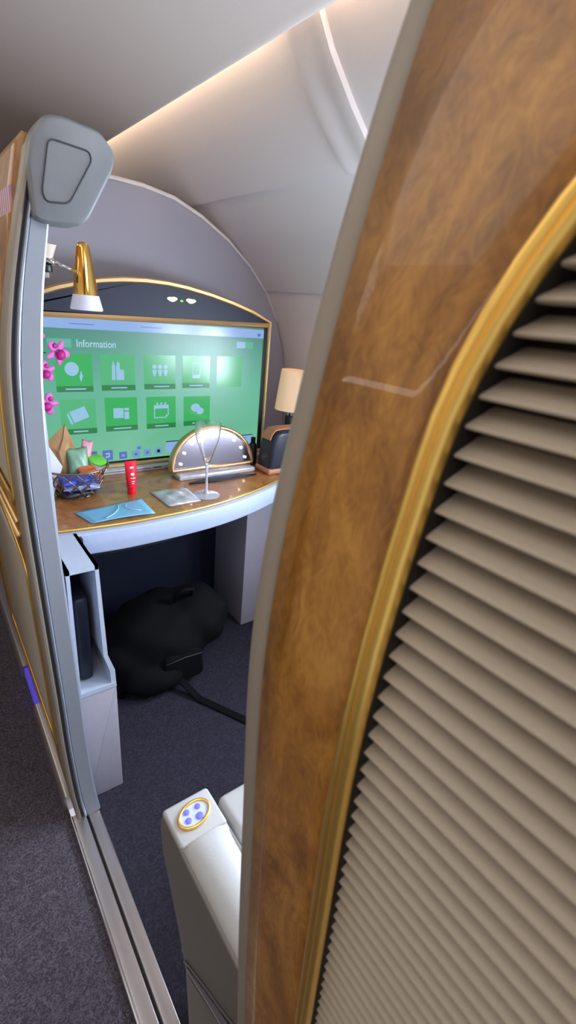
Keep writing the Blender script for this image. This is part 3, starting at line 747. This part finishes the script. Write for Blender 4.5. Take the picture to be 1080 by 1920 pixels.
# champagne glass
gx, gy = .527, 1.243
gl = thing('champagne_glass', 'clear champagne glass with a tall flared bowl in front of the vanity mirror', 'glass')
bm = B(); lathe(bm, [(0, 0), (.041, 0), (.042, .0015), (.030, .003), (.010, .0065), (.0042, .018), (.0034, .05), (.0040, .085), (.0065, .098), (0, .0985)], (gx, gy, .7005), 40); link('foot_and_stem', bm, M['frost'], gl, True, .8)
bm = B(); lathe(bm, [(0, .0985), (.007, .100), (.013, .118), (.024, .150), (.034, .178), (.0375, .200), (.0382, .226), (.0372, .226), (.0365, .200), (.0328, .178), (.0228, .150), (.0115, .118), (.005, .104), (0, .103)], (gx, gy, .7005), 40); link('bowl', bm, M['cut'], gl, True, .7)
setbase(gl, (gx, gy, .7))
# table lamp
tl = thing('table_lamp', 'small table lamp with cream tapered shade at the right end of the desk', 'lamp')
lx, ly = 1.022, 1.50
bm = B(); lathe(bm, [(.060, 0), (.0615, .0), (.046, .150), (.0445, .150), (.060, .002)], (lx, ly, .893), 36); link('lamp_shade', bm, M['shade'], tl, True, .8)
bm = B(); lathe(bm, [(0, 0), (.040, 0), (.040, .006), (.012, .012), (.009, .03), (.009, .15), (.013, .17), (.013, .20), (0, .2)], (lx, ly, .7), 28); link('stand', bm, M['chrome'], tl, True, .8)
bm = B(); lathe(bm, [(.016, .10), (.017, .11), (.017, .165), (.014, .17)], (lx, ly, .7), 24); link('collar', bm, M['blk'], tl, True, .8)
setbase(tl, (lx, ly, .7))
# toiletry bag
tb = thing('toiletry_bag', 'navy blue toiletry bag with tan leather top and base at the desk end', 'bag')
pts = rounded([(.812, .70), (1.0, .70), (.995, .800), (.975, .856), (.842, .856), (.820, .81)], [.004, .004, .02, .03, .03, .02], 6)
bm = B(); prism(bm, pts, 'y', 1.345, 1.430, bev=.014, seg=4); link('bag_body', bm, M['navylea'], tb, True, .8)
bm = B(); box(bm, .808, 1.004, 1.341, 1.434, .7005, .722, bev=.008, seg=3); link('base_band', bm, M['tanlea'], tb, True, .6)
bm = B(); sweep(bm, [(x, 1.3885, z) for x, z in [(.822, .822), (.829, .842), (.843, .856), (.87, .859), (.95, .859), (.972, .856), (.986, .842), (.992, .82)]], rounded([(-.026, -.002), (.026, -.002), (.026, .003), (-.026, .003)], .003, 3), [Vector((-1, 0, .3)), Vector((-1, 0, .6)), Vector((-.5, 0, 1)), Vector((0, 0, 1)), Vector((0, 0, 1)), Vector((.5, 0, 1)), Vector((1, 0, .6)), Vector((1, 0, .3))])
link('top_band', bm, M['tanlea'], tb, True, .6)
bm = B(); tube(bm, [(.918+.006*math.cos(2*PI*i/16), 1.3445, .800+.006*math.sin(2*PI*i/16)) for i in range(16)], .0012, 6, closed=True, up=Vector((0, 1, 0))); link('round_badge', bm, M['goldsoft'], tb, True)
setbase(tb, (.905, 1.388, .7)); tb.location = (.913, 1.372, .7)
bo = thing('small_bottle', 'small black bottle between the vanity mirror and the navy bag', 'bottle')
bm = B(); lathe(bm, [(0, 0), (.016, 0), (.017, .004), (.017, .072), (.010, .082), (0, .083)], (.838, 1.470, .7), 20); link('bottle_body', bm, M['blk'], bo, True, .7)
bm = B(); lathe(bm, [(.0, .083), (.009, .083), (.009, .103), (0, .104)], (.838, 1.470, .7), 16); link('cap', bm, M['blk'], bo, True, .7)
setbase(bo, (.838, 1.47, .7))
# orchid
orc = thing('orchid', 'magenta and pink orchid spray leaning over the left end of the desk', 'flower')
bm = B(); lathe(bm, [(0, 0), (.020, 0), (.026, .03), (.020, .085), (.012, .11), (.010, .11), (0, .10)], (.085, 1.50, .7), 24); link('vase', bm, M['white'], orc, True, .8)
stem = [(.085, 1.50, .79), (.082, 1.50, .90), (.090, 1.50, 1.00), (.098, 1.50, 1.08), (.112, 1.50, 1.135), (.130, 1.50, 1.155)]
bm = B(); tube(bm, stem, .002, 8)
for a, b in (((.112, 1.5, 1.135), (.150, 1.49, 1.130)), ((.10, 1.5, 1.08), (.160, 1.49, 1.085)), ((.092, 1.5, 1.00), (.140, 1.49, 1.03)), ((.085, 1.5, .93), (.135, 1.49, .945))): tube(bm, [a, b], .0015, 6)
link('stem', bm, M['leafgreen'], orc, True)
def flower(c, s, tilt, face):
    c = Vector(c); R = Matrix.Rotation(face, 3, 'Z')@Matrix.Rotation(tilt, 3, 'Y')
    bm = B()
    for k in range(5):
        a = 2*PI*k/5+.3; r = Matrix.Rotation(a, 3, 'Y')
        d = Vector((0, 0, s*.75)); q = R@r
        blob(bm, c+q@d, (s*(.5 if k in (1, 4) else .33), s*.08, s*.62), 0, q, 10, 8)
    f = link('petals', bm, M['pink'], orc, True)
    bm = B(); blob(bm, c+R@Vector((s*.25, -s*.25, -s*.2)), (s*.5, s*.35, s*.55), 0, R); blob(bm, c+R@Vector((-s*.45, -s*.1, s*.55)), (s*.28, s*.12, s*.28), 0, R, 10, 8)
    link('lip', bm, M['magenta'], f, True)
flower((.188, 1.48, 1.088), .026, .25, .3)
flower((.152, 1.48, 1.036), .022, .9, .3)
flower((.148, 1.48, .948), .024, 1.3, .2)
flower((.136, 1.49, 1.128), .020, 0, .2)
setbase(orc, (.085, 1.5, .7))

# ------------------------------------------------------------ reading lamp
rl = thing('reading_lamp', 'gold cone reading lamp with frosted tip hanging in front of the screen', 'lamp')
top = Vector((.2235, 1.30, 1.352)); axd = Vector((-.004, 0, -1)).normalized()
bm = B(); lathe(bm, [(0, 0), (.007, .0006), (.0120, .004), (.0150, .012), (.0290, .112), (.027, .112), (0, .100)], top, 36, axis=axd); link('gold_cone', bm, M['goldpol'], rl, True, .8)
bm = B(); lathe(bm, [(.0272, .108), (.0295, .113), (.0370, .142), (.0355, .1455), (0, .1455)], top, 36, axis=axd); link('frosted_tip', bm, M['lampglass'], rl, True, .8)
bm = B(); tube(bm, [(.204, 1.30, 1.288), (.180, 1.30, 1.296), (.158, 1.30, 1.3035)], .0042, 10); link('arm', bm, M['chrome'], rl, True)
bm = B(); blob(bm, (.150, 1.30, 1.303), (.0125, .0125, .0105)); link('ball_joint', bm, M['chrome'], rl, True)
bm = B(); lathe(bm, [(0, 0), (.014, 0), (.015, .002), (.015, .014), (0, .014)], (.139, 1.30, 1.281), 24); tube(bm, [(.139, 1.30, 1.288), (.045, 1.30, 1.282)], .008, 10); link('black_collar', bm, M['blk'], rl, True, .6)
bm = B(); lathe(bm, [(0, 0), (.0125, 0), (.0125, .010), (0, .010)], (.137, 1.30, 1.269), 24); link('mount', bm, M['chrome'], rl, True, .6)
bm = B(); lathe(bm, [(.0, 0), (.015, 0), (.022, .030), (.0205, .030), (.013, .003), (0, .003)], (.141, 1.302, 1.311), 28, axis=(.1, -.15, 1)); link('cream_cup', bm, M['cup'], rl, True, .8)
setbase(rl, (.045, 1.30, 1.27))

# ------------------------------------------------------------ locker beside the post
lk = thing('side_locker', 'pale narrow locker with a dark open cubby, standing just inside the post', 'locker')
bm = B(); prism(bm, rounded([(.050, 0), (.142, 0), (.141, .352), (.050, .352)], .003, 3), 'y', .962, 1.14, bev=.003); link('lower_body', bm, M['bin'], lk, True, .5)
bm = B()
prism(bm, [(.129, .352), (.141, .352), (.1395, .402), (.125, .452), (.118, .70), (.110, .70), (.115, .452), (.128, .400)], 'y', .962, 1.14)
prism(bm, [(.050, .352), (.141, .352), (.140, .364), (.050, .364)], 'y', .960, 1.14)
box(bm, .050, .058, .962, 1.14, .36, .70); box(bm, .05, .118, .962, 1.14, .69, .70)
link('cubby_rim', bm, M['binrim'], lk)
bm = B(); box(bm, .058, .128, 1.12, 1.138, .364, .69); link('cubby_back', bm, M['navy'], lk)
bm = B(); box(bm, .066, .1, 1.00, 1.10, .364, .60, bev=.01, seg=3); link('cubby_pouch', bm, M['navylea'], lk, True, .6)
setbase(lk, (.095, 1.05, 0))

# ------------------------------------------------------------ backpack under the desk
bp = thing('backpack', 'slumped black backpack on the dark carpet under the desk', 'backpack')
bm = B(); blob(bm, (.43, 1.38, .14), (.20, .17, .14), u=28, v=20); blob(bm, (.55, 1.36, .18), (.13, .13, .12), u=24, v=16); blob(bm, (.31, 1.36, .10), (.12, .12, .10), u=24, v=16); blob(bm, (.36, 1.26, .06), (.12, .08, .06), u=20, v=14)
for v in bm.verts:
    n = math.sin(v.co.x*37)*math.cos(v.co.y*29+v.co.z*41); v.co += (v.co-Vector((.43, 1.38, .12)))*.05*n
    v.co.z = max(v.co.z, .001)
o = link('bag_body', bm, M['blkcloth'], bp, True)
r_ = o.modifiers.new('r', 'REMESH'); r_.mode = 'VOXEL'; r_.voxel_size = .010; r_.use_smooth_shade = True
r_ = o.modifiers.new('s', 'SMOOTH'); r_.iterations = 12; r_.factor = .6
def strap(p, w=.013, t=.003):
    bm = B(); sweep(bm, p, rounded([(-w, -t), (w, -t), (w, t), (-w, t)], t*.8, 3), Vector((0, 0, 1))); return link('strap', bm, M['blkcloth'], bp, True, .6)
strap([(.40, 1.26, .10), (.43, 1.20, .04), (.46, 1.13, .006), (.51, 1.04, .004), (.56, .945, .004), (.61, .86, .004)])
strap([(.36, 1.24, .05), (.31, 1.27, .02), (.262, 1.290, .006), (.238, 1.268, .005)], .012)
bm = B(); tube(bm, [(.46, 1.33, .28), (.46, 1.31, .325), (.49, 1.305, .335), (.52, 1.31, .325), (.52, 1.33, .28)], .007, 8); link('top_handle', bm, M['blkcloth'], bp, True)
bm = B(); prism(bm, rounded([(.36, .03), (.52, .03), (.51, .15), (.37, .15)], .03), 'y', 1.205, 1.26, bev=.014, seg=4); link('front_pocket', bm, M['blkcloth'], bp, True)
bm = B(); tube(bm, [(.375, 1.203, .132), (.44, 1.2025, .137), (.505, 1.203, .132)], .002, 6); link('zip', bm, M['seam'], bp, True)
setbase(bp, (.43, 1.38, 0))

# ------------------------------------------------------------ seat
seat = thing('suite_seat', 'pale leather suite seat with a boxy armrest and grey side shell, lower centre', 'seat')
sp = [(-.15, 0), (.400, 0), (.412, .12), (.420, .19), (.428, .205), (.445, .25), (.485, .33), (.512, .38), (.520, .425), (.517, .456), (.509, .470), (-.15, .470)]
bm = B(); prism(bm, sp, 'x', .071, .156, bev=.004, seg=3); sh = link('side_shell', bm, M['shell'], seat, True, .6)
# armrest console block
bm = B(); prism(bm, rounded([(.436, .44), (.515, .44), (.514, .480), (.440, .480)], [.004, .004, .010, .004], 5), 'x', .0725, .1535, bev=.005, seg=3); arm = link('armrest_console', bm, M['leather'], seat, True, .6)
bm = B(); ec = Vector((.113, .478, .4815)); a_, b_ = .029, .020
ell = lambda s, dz=0: [(ec.x+a_*s*math.cos(2*PI*i/40)*.93+b_*s*math.sin(2*PI*i/40)*.2, ec.y+b_*s*math.sin(2*PI*i/40)+a_*s*math.cos(2*PI*i/40)*.05, ec.z+dz) for i in range(40)]
tube(bm, ell(1.0), .0030, 10, closed=True); ring_ = link('gold_ring', bm, M['gold'], arm, True)
bm = B(); prism(bm, [(p[0], p[1]) for p in ell(.9)], 'z', .480, .4818); link('button_plate', bm, M['btnplate'], arm)
for dx, dy, r in ((-.010, .008, .0050), (.010, .0085, .0048), (-.013, -.0065, .0052), (.006, -.008, .0062)):
    bm = B(); lathe(bm, [(0, 0), (r, 0), (r, .0016), (r*.8, .0024), (0, .0022)], (ec.x+dx, ec.y+dy, .4815), 18); link('button', bm, M['btn'], arm, True, .8)
# armrest cushion behind the console, sloping over to the seat
bm = B(); rings = []
for k in range(25):
    y = .440-.59*(k/24)**1.5; t = min(1, k/8.); g = t**.5
    sec = [(.0745, .20), (.0745, .455), (.077, .471), (.086, .4795+.003*g), (.11, .480+.010*g), (.135, .480+.004*g), (.152+.004*g, .474-.012*g), (.156+.016*g, .41), (.158+.02*g, .30), (.158+.02*g, .20)]
    rings.append([bm.verts.new((x, y, z)) for x, z in sec])
for a, b in zip(rings, rings[1:]):
    for j in range(len(a)): bm.faces.new((a[j], a[(j+1) % len(a)], b[(j+1) % len(a)], b[j]))
bm.faces.new(rings[0]); bm.faces.new(rings[-1][::-1]); link('armrest_cushion', bm, M['leather'], seat, True, .8)
bm = B(); box(bm, .168, .66, -.12, .505, .25, .452, bev=.014, seg=5); link('seat_cushion', bm, M['leather'], seat, True, .8)
bm = B(); box(bm, .19, .65, -.10, .46, .0, .25, bev=.01); link('seat_base', bm, M['shell'], seat, True, .6)
bm = B(); box(bm, .66, .76, -.12, .52, 0, .48, bev=.02, seg=4); link('armrest_outboard', bm, M['leather'], seat, True, .6)
bm = B(); box(bm, .22, .68, -.30, -.13, .2, 1.0, bev=.05, seg=5); link('backrest', bm, M['leather'], seat, True, .8)
# crescent metal vent in the side shell
up_ = [(.418, .216), (.400, .232), (.372, .256), (.340, .282), (.300, .312), (.262, .345), (.22, .375)]
lo_ = [(.405, .214), (.392, .219), (.368, .236), (.338, .256), (.300, .280), (.262, .300), (.22, .315)]
bm = B(); prism(bm, up_+lo_[::-1], 'x', .0695, .0715); link('vent_recess', bm, M['dark'], sh)
bm = B(); tube(bm, [(.069, y, z) for y, z in up_], .0018, 8, up=Vector((-1, 0, 0))); link('vent_edge', bm, M['steel'], sh, True)
mid = [((a[0]*.35+b[0]*.65), (a[1]*.35+b[1]*.65)) for a, b in zip(up_, lo_)]
bm = B(); sweep(bm, [(.068, y, z) for y, z in mid], [(-.011, -.002), (-.009, .002), (0, .0035), (.009, .002), (.011, -.002)], Vector((-1, 0, 0)), scale=[.15, .4, .6, .8, 1, 1.1, 1.2]); link('vent_bar', bm, M['steel'], sh, True)
bm = B(); tube(bm, [(.069, y-.004, z-.012) for y, z in lo_], .0014, 8, up=Vector((-1, 0, 0))); link('vent_edge', bm, M['steel'], sh, True)
setbase(seat, (.4, .2, 0))

# ------------------------------------------------------------ light
w = bpy.data.worlds.new('world'); scn.world = w; w.use_nodes = True
w.node_tree.nodes['Background'].inputs[0].default_value = (.62, .62, .68, 1); w.node_tree.nodes['Background'].inputs[1].default_value = 1.0
def area(name, loc, rot, sx, sy, e, c):
    d = bpy.data.lights.new(name, 'AREA'); d.shape = 'RECTANGLE'; d.size = sx; d.size_y = sy; d.energy = e; d.color = c
    o = bpy.data.objects.new(name, d); col.objects.link(o); o.location = loc; o.rotation_euler = rot; return o
area('ceiling_fill', (-1.08, 1.1, 1.45), (0, -2.62, 0), .08, 4.0, 5., (1., .93, .88))  # unseen area light added to brighten the dark aisle ceiling
for a, b in WIN: area('daylight', (1.19, (a+b)/2, 1.0), (0, PI/2, 0), .26, .28, 15.0, (.72, .84, 1.))
area('aisle_lamp', (-.62, .15, 1.83), (0, 0, 0), 1.0, 2.4, 8.5, (1., .93, .85))
area('aisle_lamp', (-.6, 2.7, 1.83), (0, 0, 0), .8, 2., 6., (1., .95, .9))
area('suite_fill', (.35, .25, 1.70), (0, .15, 0), .3, .7, 4.2, (.85, .9, 1.))  # unseen bluish fill added to brighten the suite interior

scn.view_settings.view_transform = 'Standard'; scn.view_settings.look = 'None'; scn.view_settings.gamma = 1; scn.view_settings.exposure = 0
scn.view_settings.use_curve_mapping = False
scn.cycles.max_bounces = 8; scn.cycles.use_denoising = True
